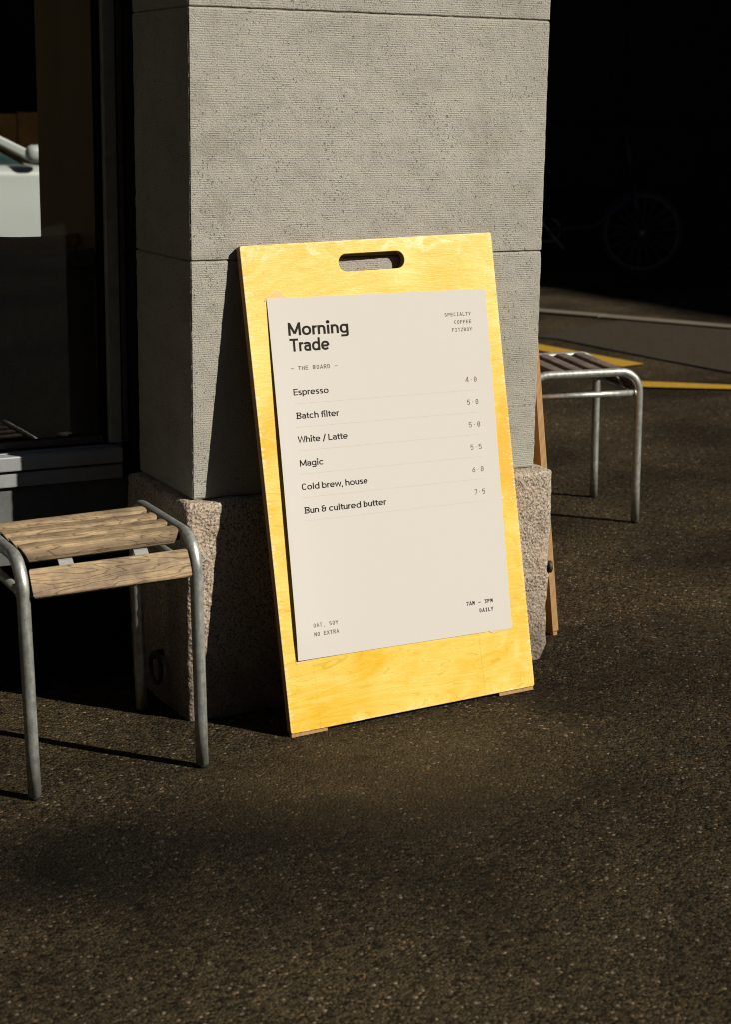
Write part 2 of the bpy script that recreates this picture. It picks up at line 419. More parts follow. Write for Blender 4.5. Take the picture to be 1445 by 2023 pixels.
# ------------------------------------------------------------ ground
G = []; gf = []
def axis(c, near, far, step):
    a = []; q = c-near
    while q <= c+near+1e-6: a.append(q); q += step
    return [c-far, c-far*.5]+a+[c+far*.5, c+far]
xs = axis(.8, 3.2, 90, .04); ys = axis(0, 2.4, 90, .04)
for yy in ys:
    for xx in xs:
        near = 1 if (abs(xx-.8) < 3.3 and abs(yy) < 2.5) else 0
        d = 0
        if near: d = (noise.noise(Vector((xx*2.3, yy*2.3, 0)))*.004+noise.noise(Vector((xx*9, yy*9, 3)))*.0016)
        # keep feet and footings seated: fall away only
        G.append((xx, yy, gz(xx, yy)-abs(d)))
nx = len(xs)
for j in range(len(ys)-1):
    for i in range(nx-1): gf.append((j*nx+i, j*nx+i+1, (j+1)*nx+i+1, (j+1)*nx+i))
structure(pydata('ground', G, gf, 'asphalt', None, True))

kA = Vector((3.934, 4.808)); kB = Vector((4.429, 3.799)); kd = (kB-kA).normalized(); kn = Vector((-kd.y, kd.x))
if kn.x < 0: kn = -kn
def kp(s, t): q = kA+kd*s+kn*t; return (q.x, q.y)
structure(sheet('road', [kp(-25, .11), kp(25, .11), kp(25, 5.5), kp(-25, 5.5)], .004, 'asphalt_road'))
kerb = bpy.data.objects.new('kerb', None); COL.objects.link(kerb); structure(kerb)
s = -6.0
while s < 4:
    L = random.uniform(.85, 1.05); dz = random.uniform(-.001, .001)
    sheet('kerb_stone', [kp(s+.004, .0), kp(s+L-.004, .0), kp(s+L-.004, .105), kp(s+.004, .105)], .013+dz, 'kerb', .08, kerb)
    s += L
structure(sheet('asphalt_patch', [(3.43, 4.08), (3.495, 3.95), (3.543, 3.221), (3.591, 2.761), (3.63, 2.3), kp(3.2, -.02), kp(.5, -.02), (3.95, 4.3)], .004, 'asphalt_new'))
ps = [(3.425, 4.08), (3.488, 3.95), (3.536, 3.221), (3.584, 2.761), (3.623, 2.3)]
structure(sheet('asphalt_seam', ps+[(x+.011, y) for x, y in ps[::-1]], .0055, 'rubber'))
lm = thing('road_marking', 'yellow painted wedge on the asphalt pointing right, behind the far stool', 'road marking', (3.3, 3.4, gz(3.3, 3.4)))
def under(o, p):
    o.parent = p; o.matrix_parent_inverse = p.matrix_world.inverted()
bpy.context.view_layer.update()
o = sheet('painted_wedge', [(3.215, 4.9), (3.10, 4.65), (3.203, 3.64), (3.256, 3.092), (3.392, 3.11), (3.305, 3.836)], .008, 'yellow'); under(o, lm)
tag(sheet('painted_line', [(3.04, 2.85), (3.00, 2.80), (3.04, 2.626), (3.312, 2.416), (3.60, 2.22), (3.66, 2.29), (3.373, 2.492), (3.119, 2.735)], .008, 'yellow'),
    'narrow yellow line on the asphalt to the right of the far stool', 'road marking')

# ------------------------------------------------------------ pillar
W = .7925
Z3, Z2, Z1 = .4433, .9078, 1.3733
pil = thing('stone_pillar', 'grey tooled stone pillar on a rough granite plinth behind the leaning menu board', 'pillar')
def shaft_fn(seed):
    def f(p, nrm):
        n1 = noise.noise(p*55+Vector((seed, 0, 0)))*.0009+noise.noise(p*140)*.0006
        # arrises are knocked about
        e = 1 if (abs(nrm.x) > .3 and abs(nrm.y) > .3) else 0
        if e: n1 -= abs(noise.noise(Vector((p.x*3, p.y*3, p.z*230+seed))))*.0022
        if e: n1 -= abs(noise.noise(p*48+Vector((0, seed, 0))))*.009+max(0, noise.noise(p*17)-.2)*.014
        return p+nrm*n1
    return f
zs = [Z3+.002, Z2, Z1, 1.8388, 2.3043, 2.77, 3.235, 3.70]
for i in range(7):
    rough_box('stone_block', (0, 0, zs[i]+(.0015 if i else .0)), (W, .30, zs[i+1]-.0008), .0028, .0065 if i < 3 else .03, shaft_fn(i*7.3), 'shaft', pil, skip=((1, 1),) if 0 else ())
box('mortar_core', (.0032, .0032, Z3), (W-.0032, .294, 3.69), 'mortar', pil, 0)
def plinth_fn(p, nrm):
    z = p.z; q = Vector(p)
    d = noise.noise(q*11)*.005+noise.noise(q*34)*.0024+noise.noise(q*90)*.0009
    if nrm.z > .8: d = noise.noise(q*20)*.003
    # the right flank is worn inwards towards the foot
    if q.x > W-.1:
        k = (q.x-(W-.1))/.13
        q.x -= k*max(0, .050-z)*.50+k*.002*sin(z*21)
        q.x -= .006*k*math.exp(-((z-.245)/.03)**2)
    return q+nrm*d
rough_box('plinth_block', (-.0267, -.0316, -.06), (W+.033, .31, Z3), .014, .0085, plinth_fn, 'granite', pil)
# iron ring on the shaded flank, iron pin at the right corner
V, F = sweep(arc_pts((-.043, .104, .075), .031, 0, 2*pi, 28, (0, 1, 0), (0, 0, 1)), .0045, 8)
pydata('iron_ring', V, F, 'iron', pil, True)
tube('ring_eye', [(-.02, .104, .106), (-.038, .104, .108), (-.047, .104, .104), (-.046, .104, .096)], .006, 'iron', pil, 8)
tube('iron_pin', [(.80, -.012, .224), (.827, -.020, .224)], .008, 'iron', pil, 12)
tube('pin_head', [(.822, -.0225, .2235), (.8255, -.0235, .2235), (.830, -.0250, .2235), (.8315, -.0255, .2235)], lambda t: .0135 if t < .7 else .0115, 'iron', pil, 18)

# ------------------------------------------------------------ shop front
shop = thing('shop_front', 'dark recessed shop window with grey metal sill left of the stone pillar', 'shop front')
box('lower_wall', (-2.6, .337, .26), (-.001, .42, .4265), 'greywall', shop)
box('base_wall', (-2.6, .40, -.12), (-.001, .46, .258), 'black', shop)
box('lower_sill', (-2.6, .326, .4275), (-.028, .40, .4580), 'alu', shop, .0025)
box('upper_sill', (-2.6, .317, .4625), (-.030, .405, .4930), 'alu', shop, .003)
box('sill_lip', (-2.6, .342, .4932), (-.030, .347, .4960), 'alu', shop, .001)
box('side_post', (-.0005, .303, -.1), (.05, .44, 3.9), 'black', shop)
box('wall_post', (.05, .335, -.1), (.775, .43, 3.9), 'black', shop)
box('window_frame', (-.044, .355, .4975), (-.018, .40, 3.748), 'frame', shop, .002)
box('frame_bead', (-.0135, .360, .4975), (-.0015, .40, 3.748), 'frame2', shop, .002)
box('frame_bead', (-.053, .372, .4975), (-.0445, .40, 3.748), 'black', shop, .001)
box('frame_gasket', (-.0182, .366, .4975), (-.0135, .40, 3.748), 'rubber', shop, 0)
box('bottom_rail', (-2.6, .372, .4978), (-.054, .40, .512), 'frame2', shop, .002)
for z in (.545, .73, 1.195):
    tube('frame_screw', [(-.0075, .3615, z+.35), (-.0075, .357, z+.35)], .0022, 'iron', shop, 8)
box('window_pane', (-2.6, .383, .512), (-.030, .389, 3.745), 'glass', shop, 0)
box('ceiling', (-2.6, .30, 3.9), (.9, 1.0, 4.05), 'beige', shop, 0)
box('lintel', (-2.6, .30, 3.75), (-.01, .44, 3.895), 'frame2', shop, 0)
box('floor_slab', (-2.6, .43, -.1), (-.031, .90, .018), 'benchwood', shop, 0)
box('return_wall', (-.016, .405, .02), (.72, .90, 3.9), 'beige', shop, 0)
box('left_wall', (-2.7, .30, -.1), (-2.602, .97, 3.9), 'beige', shop, 0)
# rear wall with an opening that looks out to the yard, its right side flush with the return wall
OX, OZ = .004, .884
box('rear_wall', (-2.6, .90, .02), (OX, .97, OZ), 'beige', shop, 0)
box('rear_wall', (-2.6, .90, 1.75), (.72, .97, 3.9), 'beige', shop, 0)
box('rear_wall', (-2.6, .90, OZ), (-.27, .97, 1.75), 'beige', shop, 0)
box('rear_wall', (OX, .90, OZ), (.72, .97, 1.75), 'beige', shop, 0)
box('skirting', (-.032, .415, .4865), (-.0165, .90, .515), 'timber', shop, .002)
box('reflection_panel', (-.022, .415, .5155), (-.0165, .90, .79), 'timber', shop, .001)  # added panel, its amber colour stands for warm reflections on the wall
for k in range(7):
    y0 = .405+k*.066
    box('bench_board', (-2.6, y0, .470), (-.031, y0+.060, .486), 'benchwood', shop, .002)

def pillow(name, c, wx, hz, th, mat, rz, lean, seed, label, cat):
    n = 34; V = []; F = []
    for side in (1, -1):
        for j in range(n+1):
            for i in range(n+1):
                u = -1+2*i/n; v = -1+2*j/n
                e = (1-abs(u)**3.2)*(1-abs(v)**3.2); t = th*.5*max(0, e)**.42
                pin = 1-.10*(1-abs(u)**2)*(abs(v)**6)-.0
                pin2 = 1-.09*(1-abs(v)**2)*(abs(u)**6)
                x = u*wx*.5*pin2; z = v*hz*.5*pin
                f = noise.noise(Vector((u*2.2+seed, v*2.2, seed)))*.012+noise.noise(Vector((u*6, v*3+seed, 1)))*.006
                V.append(Vector((x, -side*(t+f*(e**.5 if e > 0 else 0)), z)))
    N = (n+1)**2
    for s_ in (0, 1):
        for j in range(n):
            for i in range(n):
                a = s_*N+j*(n+1)+i; q = (a, a+1, a+n+2, a+n+1); F.append(q if s_ == 0 else q[::-1])
    me = bpy.data.meshes.new(name); me.from_pydata([tuple(v) for v in V], [], F)
    bm = bmesh.new(); bm.from_mesh(me); bmesh.ops.remove_doubles(bm, verts=bm.verts[:], dist=.0004); bmesh.ops.recalc_face_normals(bm, faces=bm.faces[:]); bm.to_mesh(me); bm.free()
    o = link(name, me, mat, None, True)
    o.location = c; o.rotation_euler = (lean, .10, rz)
    tag(o, label, cat); return o
pillow('cushion', (-.244, .480, .706), .45, .43, .12, 'cushion', .05, -.16, 3.1, 'large blue-black cushion propped in the shop window', 'cushion')

pillow('cushion', (-.262, .585, .706), .46, .48, .10, 'cushion2', .02, -.14, 8.7, 'amber brown cushion standing behind the dark one in the shop window', 'cushion')

# ------------------------------------------------------------ things seen through the rear window
tree_ = thing('timber_fence', 'orange stained board fence seen through the shop window behind the pale car', 'fence', (1.5, 8.0, gz(1.5, 8)))
for k in range(30):
    h = 1.06+random.uniform(-.01, .01)
    box('fence_board', (-2.5+k*.15, -.012, -.05), (-2.5+k*.15+.142, .012, h), 'timber', tree_, .002)
box('fence_rail', (-2.5, .0125, .25), (2.0, .05, .33), 'timber', tree_); box('fence_rail', (-2.5, .0125, .8), (2.0, .05, .88), 'timber', tree_)
yw = thing('yard_building', 'dark rendered building beyond the fence in the yard', 'building', (0, 9.5, -.1))
box('wall', (-9, 0, 0), (3.6, 3, 7), 'hedge', yw, 0)

car = thing('parked_car', 'pale grey car parked behind the shop, glimpsed through its window', 'car', (.1, 4.9, gz(.1, 4.9)))
prof = [(-2.0, .30), (-2.05, .55), (-1.98, .86), (-1.75, .90), (-1.3, .92), (.0, .90), (1.15, .885), (1.55, .83), (1.92, .70), (2.02, .52), (1.98, .28), (1.6, .22), (-1.6, .22)]
def extr(name, prof, y0, y1, mat, parent, bev=.04, inset=0):
    n = len(prof); V = [(x, y0, z) for x, z in prof]+[(x, y1, z) for x, z in prof]
    F = [tuple(range(n)), tuple(range(2*n-1, n-1, -1))]+[(i+n, (i+1) % n+n, (i+1) % n, i) for i in range(n)]
    me = bpy.data.meshes.new(name); me.from_pydata(V, [], F)
    bm = bmesh.new(); bm.from_mesh(me); bmesh.ops.recalc_face_normals(bm, faces=bm.faces[:])
    if bev: bmesh.ops.bevel(bm, geom=bm.edges[:], offset=bev, segments=4, affect='EDGES', profile=.5)
    bm.to_mesh(me); bm.free(); return link(name, me, mat, parent, True)
extr('body', prof, 0, 1.68, 'carpaint', car, .05)
cab = [(-1.55, .88), (-1.15, 1.33), (-.6, 1.40), (.2, 1.36), (.78, 1.12), (1.16, .87)]
extr('cabin', [(-1.42, .87), (-1.1, 1.28), (-.6, 1.345), (.2, 1.31), (.74, 1.09), (1.10, .87)], .12, 1.56, 'carglass', car, .03)
extr('roof', [(-1.2, 1.30), (-1.0, 1.36), (-.55, 1.40), (.2, 1.365), (.42, 1.29), (.2, 1.32), (-.55, 1.352), (-1.0, 1.31)], .14, 1.54, 'carpaint', car, .0)
for x0 in (-.62, ):
    box('door_pillar', (x0, .105, .88), (x0+.07, .14, 1.35), 'carpaint', car, .005)
extr('windscreen_pillar', [(.20, 1.345), (.26, 1.345), (1.20, .90), (1.10, .90)], .095, .15, 'carpaint', car, .01)
mirror = rough_box('wing_mirror', (1.02, -.075, .905), (1.12, -.005, .985), .034, .012, lambda p, n_: p, 'carpaint', car)
for x in (-1.25, 1.3):
    for y in (-.015, 1.50):
        wv, wf = sweep([(x, y, .32), (x, y+.19, .32)], .315, 32); wh = pydata('wheel', wv, wf, 'tyre', car)
        rv, rf = sweep([(x, y-.006, .32), (x, y+.02, .32)], .21, 24); pydata('rim', rv, rf, 'alu', wh)
box('headlight', (1.80, .05, .60), (2.0, .35, .70), 'alu', car, .02); box('headlight', (1.80, 1.33, .60), (2.0, 1.63, .70), 'alu', car, .02)
box('door_handle', (-.2, -.02, .76), (0, .01, .79), 'alu', car, .004)

# ------------------------------------------------------------ menu board
LEAN, BYAW = .1999, .011
BL, BW = .9535, .568
br = atan2(GX, 1)
ex = Vector((cos(BYAW), sin(BYAW), 0)); ey = Vector((-sin(BYAW), cos(BYAW), 0)); ez = Vector((0, 0, 1))
bup = ez*cos(LEAN)+ey*sin(LEAN); bn = -ey*cos(LEAN)+ez*sin(LEAN)
bX = ex*cos(br)+bup*sin(br); bY = -ex*sin(br)+bup*cos(br)
bpos = Vector((.1183, -.2072, gz(.1183, -.2072)))
BM = Matrix((bX, bY, bn)).transposed().to_4x4(); BM.translation = bpos
TH = .0155
board = thing('menu_board', 'yellow varnished plywood board with a hand slot, leaning on the stone pillar', 'menu board', mat=BM)
def panel_with_slot(name, Wd, Ht, y0, slot, mat, parent):
    # outline loop with rounded corners, slot as a hole; triangle_fill then extrude
    bm = bmesh.new()
    def loop(pts):
        vs_ = [bm.verts.new((x, y, 0)) for x, y in pts]
        return [bm.edges.new((vs_[i], vs_[(i+1) % len(vs_)])) for i in range(len(vs_))]
    def rr(x0, y0_, x1, y1, r, n=4):
        P = []
        for cx, cy, a0 in ((x1-r, y0_+r, -pi/2), (x1-r, y1-r, 0), (x0+r, y1-r, pi/2), (x0+r, y0_+r, pi)):
            for k in range(n+1):
                a = a0+pi/2*k/n; P.append((cx+r*cos(a), cy+r*sin(a)))
        return P
    E = loop(rr(0, y0, Wd, Ht, .005))
    if slot: E += loop(rr(*slot, (slot[3]-slot[1])/2-.0002, 10))
    bmesh.ops.triangle_fill(bm, edges=E, use_beauty=True)
    r = bmesh.ops.extrude_face_region(bm, geom=bm.faces[:])
    for v in [g for g in r['geom'] if isinstance(g, bmesh.types.BMVert)]: v.co.z = -TH
    bmesh.ops.recalc_face_normals(bm, faces=bm.faces[:])
    edges = [e for e in bm.edges if len(e.link_faces) == 2 and e.calc_face_angle(0) > 1.0 and abs(e.verts[0].co.z-e.verts[1].co.z) < 1e-5 and e.verts[0].co.z > -.001]
    bmesh.ops.bevel(bm, geom=edges, offset=.0012, segments=2, affect='EDGES', profile=.5)
    me = bpy.data.meshes.new(name); bm.to_mesh(me); bm.free()
    me.materials.append(MT[mat]); me.materials.append(MT['plyedge'])
    for p in me.polygons:
        c = p.center
        p.material_index = 0 if (abs(p.normal.z) > .6) else 1
    o = bpy.data.objects.new(name, me); COL.objects.link(o); o.parent = parent; return o
panel_with_slot('panel', BW, BL, .0075, (.2087, .8925, .3579, .9270), 'ply', board)
for x0, x1 in ((.002, .081), (.482, .566)):
    box('foot', (x0, -.0005, -TH+.001), (x1, .0074, -.003), 'plyedge', board, .0008)

# poster -----------------------------------------------------------------
U0, V0, PW, PH, PROT = .0294, .1473, .4962, .7029, -.0216
PM = BM @ Matrix.Translation((U0, V0, .0)) @ Matrix.Rotation(PROT, 4, 'Z')
poster = thing('menu_poster', 'cream printed coffee menu sheet fixed to the yellow plywood board', 'poster', mat=PM)
def lift(x, y):
    t = min(1, max(0, (PH-y)/.30)); b = min(1, max(0, y/.05))
    return .0012+.0062*(t**.7)*(.55+.45*b)*math.exp(-(x/.055)**1.3)+.0004*sin(y*9)*sin(x*8)
n1, n2 = 50, 60; V = []; F = []
TP = .0006
for side in (0, 1):
    for j in range(n2+1):
        for i in range(n1+1):
            x = PW*(i/n1)**1.25; y = PH*j/n2; V.append((x, y, lift(x, y)-side*TP))
N = (n1+1)*(n2+1)
for j in range(n2):
    for i in range(n1):
        a = j*(n1+1)+i; F.append((a, a+1, a+n1+2, a+n1+1)); F.append((a+N, a+n1+1+N, a+n1+2+N, a+1+N))
ring = [i for i in range(n1+1)]+[j*(n1+1)+n1 for j in range(1, n2+1)]+[n2*(n1+1)+i for i in range(n1-1, -1, -1)]+[j*(n1+1) for j in range(n2-1, 0, -1)]
RS = set(ring) | set(i+N for i in ring)
for a, b in zip(ring, ring[1:]+ring[:1]): F.append((a+N, b+N, b, a))
o = pydata('sheet', V, F, 'paper', poster, True)
for p_ in o.data.polygons[2*n1*n2:]: p_.use_smooth = False
for k_, e_ in enumerate(o.data.edges):
    a_, b_ = e_.vertices
    if a_ in RS and b_ in RS: e_.use_edge_sharp = True

# --- stroke lettering ----------------------------------------------------
def el(cx, cy, rx, ry, a0, a1, n=14, p=2.35):
    """superelliptic arc, degrees, counter-clockwise when a1>a0"""
    out = []
    for i in range(n+1):
        a = radians(a0+(a1-a0)*i/n); c, s_ = cos(a), sin(a)
        out.append((cx+rx*math.copysign(abs(c)**(2/p), c), cy+ry*math.copysign(abs(s_)**(2/p), s_)))
    return out
XH = .70
def grot(ch, w):
    """glyph of a plain grotesque, cap height 1; returns advance and centre lines"""
    h = w/2; sb = .034
    def B(wd, st, l=sb, r=sb): return wd+l+r, [[(x+l, y) for x, y in s_] for s_ in st]
    X = XH
    if ch == ' ': return .27, []
    if ch == 'o': return B(.65, [el(.325, X/2, .325-h, X/2-h+.008, 0, 360, 32)])
    if ch == 'c': return B(.58, [el(.32, X/2, .32-h, X/2-h+.008, 42, 318, 26)])
    if ch == 'e': return B(.64, [el(.32, X/2, .32-h, X/2-h+.008, 0, 322, 30), [(h, X/2-.01), (.64-h, X/2-.01)]])
    if ch in 'db':
        f = (lambda x: .63-x) if ch == 'd' else (lambda x: x)
        bowl = [(f(x), y) for x, y in el(.315, X/2, .315-h, X/2-h+.008, 0, 360, 32)]
        return B(.63, [bowl, [(f(h), 0), (f(h), 1)]])
    if ch == 'p': return B(.63, [el(.315, X/2, .315-h, X/2-h+.008, 0, 360, 32), [(h, -.22), (h, X)]])
    if ch == 'g':
        b = el(.31, X/2, .31-h, X/2-h+.008, 0, 360, 32)
        return B(.62, [b, [(.62-h, X), (.62-h, -.08)]+el(.50-h, -.08, .12, .20-h, 0, -90, 6)[1:]+[(.07, -.28+h)]])
    if ch == 'n': return B(.56, [[(h, 0), (h, X)], [(h, X*.45)]+el(.28, X*.56, .28-h, X*.44-h+.008, 180, 0, 16)+[(.56-h, 0)]])
    if ch == 'h': return B(.56, [[(h, 0), (h, 1)], [(h, X*.45)]+el(.28, X*.56, .28-h, X*.44-h+.008, 180, 0, 16)+[(.56-h, 0)]])
    if ch == 'u': return B(.52, [[(.52-h, 0), (.52-h, X)], [(h, X)]+el(.26, X*.44, .26-h, X*.44-h+.008, 180, 360, 16)+[(.52-h, X*.55)]])
    if ch == 'r': return B(.33, [[(h, 0), (h, X)], [(h, X*.5)]+el(.30, X*.62, .30-h, X*.38-h, 180, 92, 8)+[(.34, X-h)]], sb, .02)
    if ch == 'i': return B(w, [[(h, 0), (h, X)], el(h, .92, w*.30, w*.30, 0, 360, 10, 2)], .07, .07)
    if ch == 'l': return B(w*1.0, [[(h, 0), (h, 1)]], .07, .07)
    if ch == 'f': return B(.34, [[(.15, 0), (.15, .72)]+el(.34, .74, .19, .26-h, 180, 95, 8)+[(.38, 1-h)], [(0, X-h), (.37, X-h)]], .02, .0)
    if ch == 't': return B(.34, [[(.15, .90), (.15, .24)]+el(.31, .22, .16, .22-h, 180, 265, 8)+[(.35, h)], [(0, X-h), (.36, X-h)]], .02, .02)
    if ch == 'a':
        r = .52
        return B(.53, [el(.25, X-.20, .22, .20-h, 165, 90, 6)+el(.27, X-.22, r-h-.27, .22-h, 90, 0, 8)[1:]+[(r-h, 0)],
                       [(r-h, X*.58), (.24, X*.58)]+el(.24, X*.29+h*.5, .24-h, X*.29-h*.5, 90, 270, 12)+[(.30, h)]+el(.32, .2, r-h-.32, .2-h, 270, 350, 6)])
    if ch == 's':
        return B(.47, [el(.235, X-.185, .235-h, .185-h+.005, 25, 150, 9)+[(.235-.235+h, X-.20)]+[(.10, X/2+.06), (.235, X/2), (.37, X/2-.06)]+[(.47-h, .20)]+el(.235, .185, .235-h, .185-h+.005, -20, -152, 10)])
    if ch == 'w': return B(.78, [[(.03, X), (.19, h*.6), (.39, X-.04), (.59, h*.6), (.75, X)]], .02, .02)
    if ch == 'M': return B(.90, [[(h, 0), (h*1.2, 1)], [(h*1.3, .94), (.45, .14)], [(.45, .14), (.90-h*1.3, .94)], [(.90-h, 0), (.90-h*1.2, 1)]])
    if ch == 'T': return B(.66, [[(0, 1-h), (.66, 1-h)], [(.33, 1-h), (.33, 0)]], .03, .0)
    if ch == 'E': return B(.58, [[(.60, 1-h), (h, 1-h), (h, h), (.60, h)], [(h, .52), (.54, .52)]])
    if ch == 'L': return B(.54, [[(h, 1), (h, h), (.54, h)]])
    if ch == 'C': return B(.66, [el(.34, .5, .34-h, .5-h+.008, 40, 320, 28)])
    if ch == 'W': return B(1.0, [[(.03, 1), (.24, h*.6), (.50, .93), (.76, h*.6), (.97, 1)]], .02, .02)
    if ch == 'B':
        return B(.64, [[(-.06, 1-h), (.34, 1-h)]+el(.34, .76, .24, .24-h, 90, -90, 10)+[(.10, .52)],
                       [(.34, .52)]+el(.36, .27, .28-h, .27-h, 88, -90, 10)+[(-.06, h)], [(.10, 1-h), (.10, h)]], .10)
    if ch == '/': return B(.40, [[(.03, -.12), (.37, 1.05)]])
    if ch == ',': return B(.16, [[(.10, .10), (.08, -.05), (.02, -.17)]], .05, .04)
    if ch == '&':
        return B(.62, [el(.27, .76, .17, .24-h, 40, 250, 14)+[(.20, .54), (.62, .54)],
                       [(.22, .54)]+el(.28, .28, .28-h, .28-h+.005, 110, 270, 12)+el(.28, .28, .20, .28-h, 270, 360, 8)[1:]+[(.48, .70)]])
    raise KeyError(ch)
def mono(ch, w):
    """monospaced capitals and figures, advance .72 of cap height"""
    h = w/2; A = .86; L, R = .11, .75; C = .43
    S = {
     ' ': [], 'T': [[(L, 1-h), (R, 1-h)], [(C, 1-h), (C, 0)]], 'H': [[(L+h, 0), (L+h, 1)], [(R-h, 0), (R-h, 1)], [(L, .5), (R, .5)]],
     'E': [[(R, 1-h), (L+h, 1-h), (L+h, h), (R, h)], [(L, .52), (R-.05, .52)]],
     'F': [[(R, 1-h), (L+h, 1-h), (L+h, 0)], [(L, .52), (R-.05, .52)]],
     'B': [[(L+h, h), (L+h, 1-h)]+[(.48, 1-h)]+el(.48, .76, .19, .24-h, 90, -90, 8)+[(L, .52)], [(.48, .52)]+el(.48, .27, .24-h, .26-h, 90, -90, 8)+[(L+h, h)]],
     'O': [el(C, .5, .30-h, .5-h, 0, 360, 28, 2.6)], 'C': [el(C+.01, .5, .30-h, .5-h, 42, 318, 24, 2.6)],
     'A': [[(L+.01, 0), (C, .97), (R-.01, 0)], [(L+.09, .30), (R-.09, .30)]],
     'R': [[(L+h, 0), (L+h, 1-h), (.46, 1-h)]+el(.46, .73, .24-h*.5, .27-h, 90, -90, 10)+[(L, .46)], [(.46, .46), (R-h*.4, 0)]],
     'P': [[(L+h, 0), (L+h, 1-h), (.46, 1-h)]+el(.46, .72, .24-h*.5, .28-h, 90, -90, 10)+[(L, .44)]],
     'D': [[(L+h, h), (L+h, 1-h), (.40, 1-h)]+el(.40, .5, .32-h, .5-h, 90, -90, 14)+[(L, h)]],
     'S': [el(C, .74, .28-h, .26-h, 30, 150, 8)+[(L+h, .72), (.22, .57), (C, .5), (.64, .43), (R-h, .28)]+el(C, .26, .28-h, .26-h, -20, -155, 9)],
     'I': [[(C, 0), (C, 1)], [(L+.04, 1-h), (R-.04, 1-h)], [(L+.04, h), (R-.04, h)]], 'L': [[(L+h+.03, 1), (L+h+.03, h), (R, h)]],
     'Y': [[(L, 1), (C, .48), (R, 1)], [(C, .5), (C, 0)]], 'Z': [[(L, 1-h), (R-h*.3, 1-h), (L+h*.3, h), (R, h)]],
     'N': [[(L+h, 0), (L+h, 1)], [(L+h, .97), (R-h, .03)], [(R-h, 0), (R-h, 1)]], 'X': [[(L, 0), (R, 1)], [(L, 1), (R, 0)]],
     'M': [[(L+h, 0), (L+h, 1)], [(L+h, .97), (C, .48), (R-h, .97)], [(R-h, 0), (R-h, 1)]],
     '0': [el(C, .5, .28-h, .5-h, 0, 360, 28, 2.5), [(C, .40), (C, .60)]], '·': [[(C-.07, .50), (C+.07, .50)], [(C, .43), (C, .57)]],
     '4': [[(.58, 0), (.58, 1), (.54, 1), (L, .28), (R+.02, .28)]],
     '5': [[(R-.04, 1-h), (.22, 1-h), (.19, .52)]+el(C-.01, .34, .29-h, .32-h*.5, 128, -150, 16)],
     '6': [[(.60, .98), (.26, .50)]+[], el(C, .33, .29-h, .33-h, 0, 360, 24)],
     '7': [[(L, 1-h), (R-h*.6, 1-h), (.34, 0)]],
     '3': [[(L+.03, 1-h), (R-.06, 1-h), (.42, .60)]+el(C-.01, .32, .29-h, .30-h*.6, 80, -150, 16)],
     '–': [[(.10, .46), (.76, .46)]], ',': [[(.46, .10), (.44, -.03), (.38, -.14)]],
    }
    return A, S[ch]
def ribbon(pts, w, V, F, z):
    P = [Vector(p) for p in pts]
    Q = [P[0]]
    for p in P[1:]:
        if (p-Q[-1]).length > 1e-4: Q.append(p)
    P = Q; n = len(P)
    if n < 2: return
    closed = (P[0]-P[-1]).length < 1e-3
    if closed: P = P[:-1]; n -= 1
    base = len(V)
    for i in range(n):
        a = P[i-1] if (i or closed) else None; b = P[(i+1) % n] if (i < n-1 or closed) else None
        d1 = (P[i]-a).normalized() if a is not None else None; d2 = (b-P[i]).normalized() if b is not None else None
        if d1 is None: d1 = d2
        if d2 is None: d2 = d1
        t = d1+d2
        if t.length < 1e-3: t = d2
        t.normalize(); m_ = Vector((-t.y, t.x)); k = 1/max(.42, m_.dot(Vector((-d2.y, d2.x))))
        V.append((*(P[i]+m_*w/2*k), z)); V.append((*(P[i]-m_*w/2*k), z))
    for i in range(n if closed else n-1):
        a = base+2*i; b = base+2*((i+1) % n)
        F.append((a, a+1, b+1, b))
def text(name, s_, font, cap, w, x, y, mat, width=None, right=False, track=0, label=None):
    V = []; F = []; pen = 0; z = 0; first = None
    strokes = []
    for ch in s_:
        adv, st = font(ch, w)
        for q in st: strokes.append([(px_+pen, py) for px_, py in q])
        pen += adv+track
    mnx = min(p[0] for q in strokes for p in q)-w/2; mxx = max(p[0] for q in strokes for p in q)+w/2
    sx = cap if width is None else width/(mxx-mnx)
    x0 = x-sx*mxx if right else x-sx*mnx
    for k, q in enumerate(strokes): ribbon(q, w, V, F, k % 5)
    out = []
    for vx, vy, k in V:
        X, Y = x0+vx*sx, y+vy*cap
        out.append((X, Y, lift(X, Y)+.00012+.00002*k))
    o = pydata(name, out, F, mat, poster, False, label)
    # face the reader
    bm = bmesh.new(); bm.from_mesh(o.data)
    for f in bm.faces:
        f.normal_update()
        if f.normal.z < 0: f.normal_flip()
    bm.to_mesh(o.data); bm.free()
    return o
text('title_lettering', 'Morning', grot, .0252, .168, .0392, .6295, 'ink', .1320, label='bold dark heading reading Morning')
text('title_lettering', 'Trade', grot, .0252, .168, .0378, .5985, 'ink', .0888, label='bold dark heading reading Trade')
text('subtitle_lettering', '– THE BOARD –', mono, .0080, .155, .0374, .5622, 'ink2', .1035, label='small olive line reading THE BOARD between dashes')
items = [('Espresso', .1162-.0392, '4·0'), ('Batch filter', .1364-.0392, '5·0'), ('White / Latte', .1500-.0392, '5·0'), ('Magic', .0922-.0395, '5·5'), ('Cold brew, house', .1877-.0395, '6·0'), ('Bun & cultured butter', .2268-.0395, '7·5')]
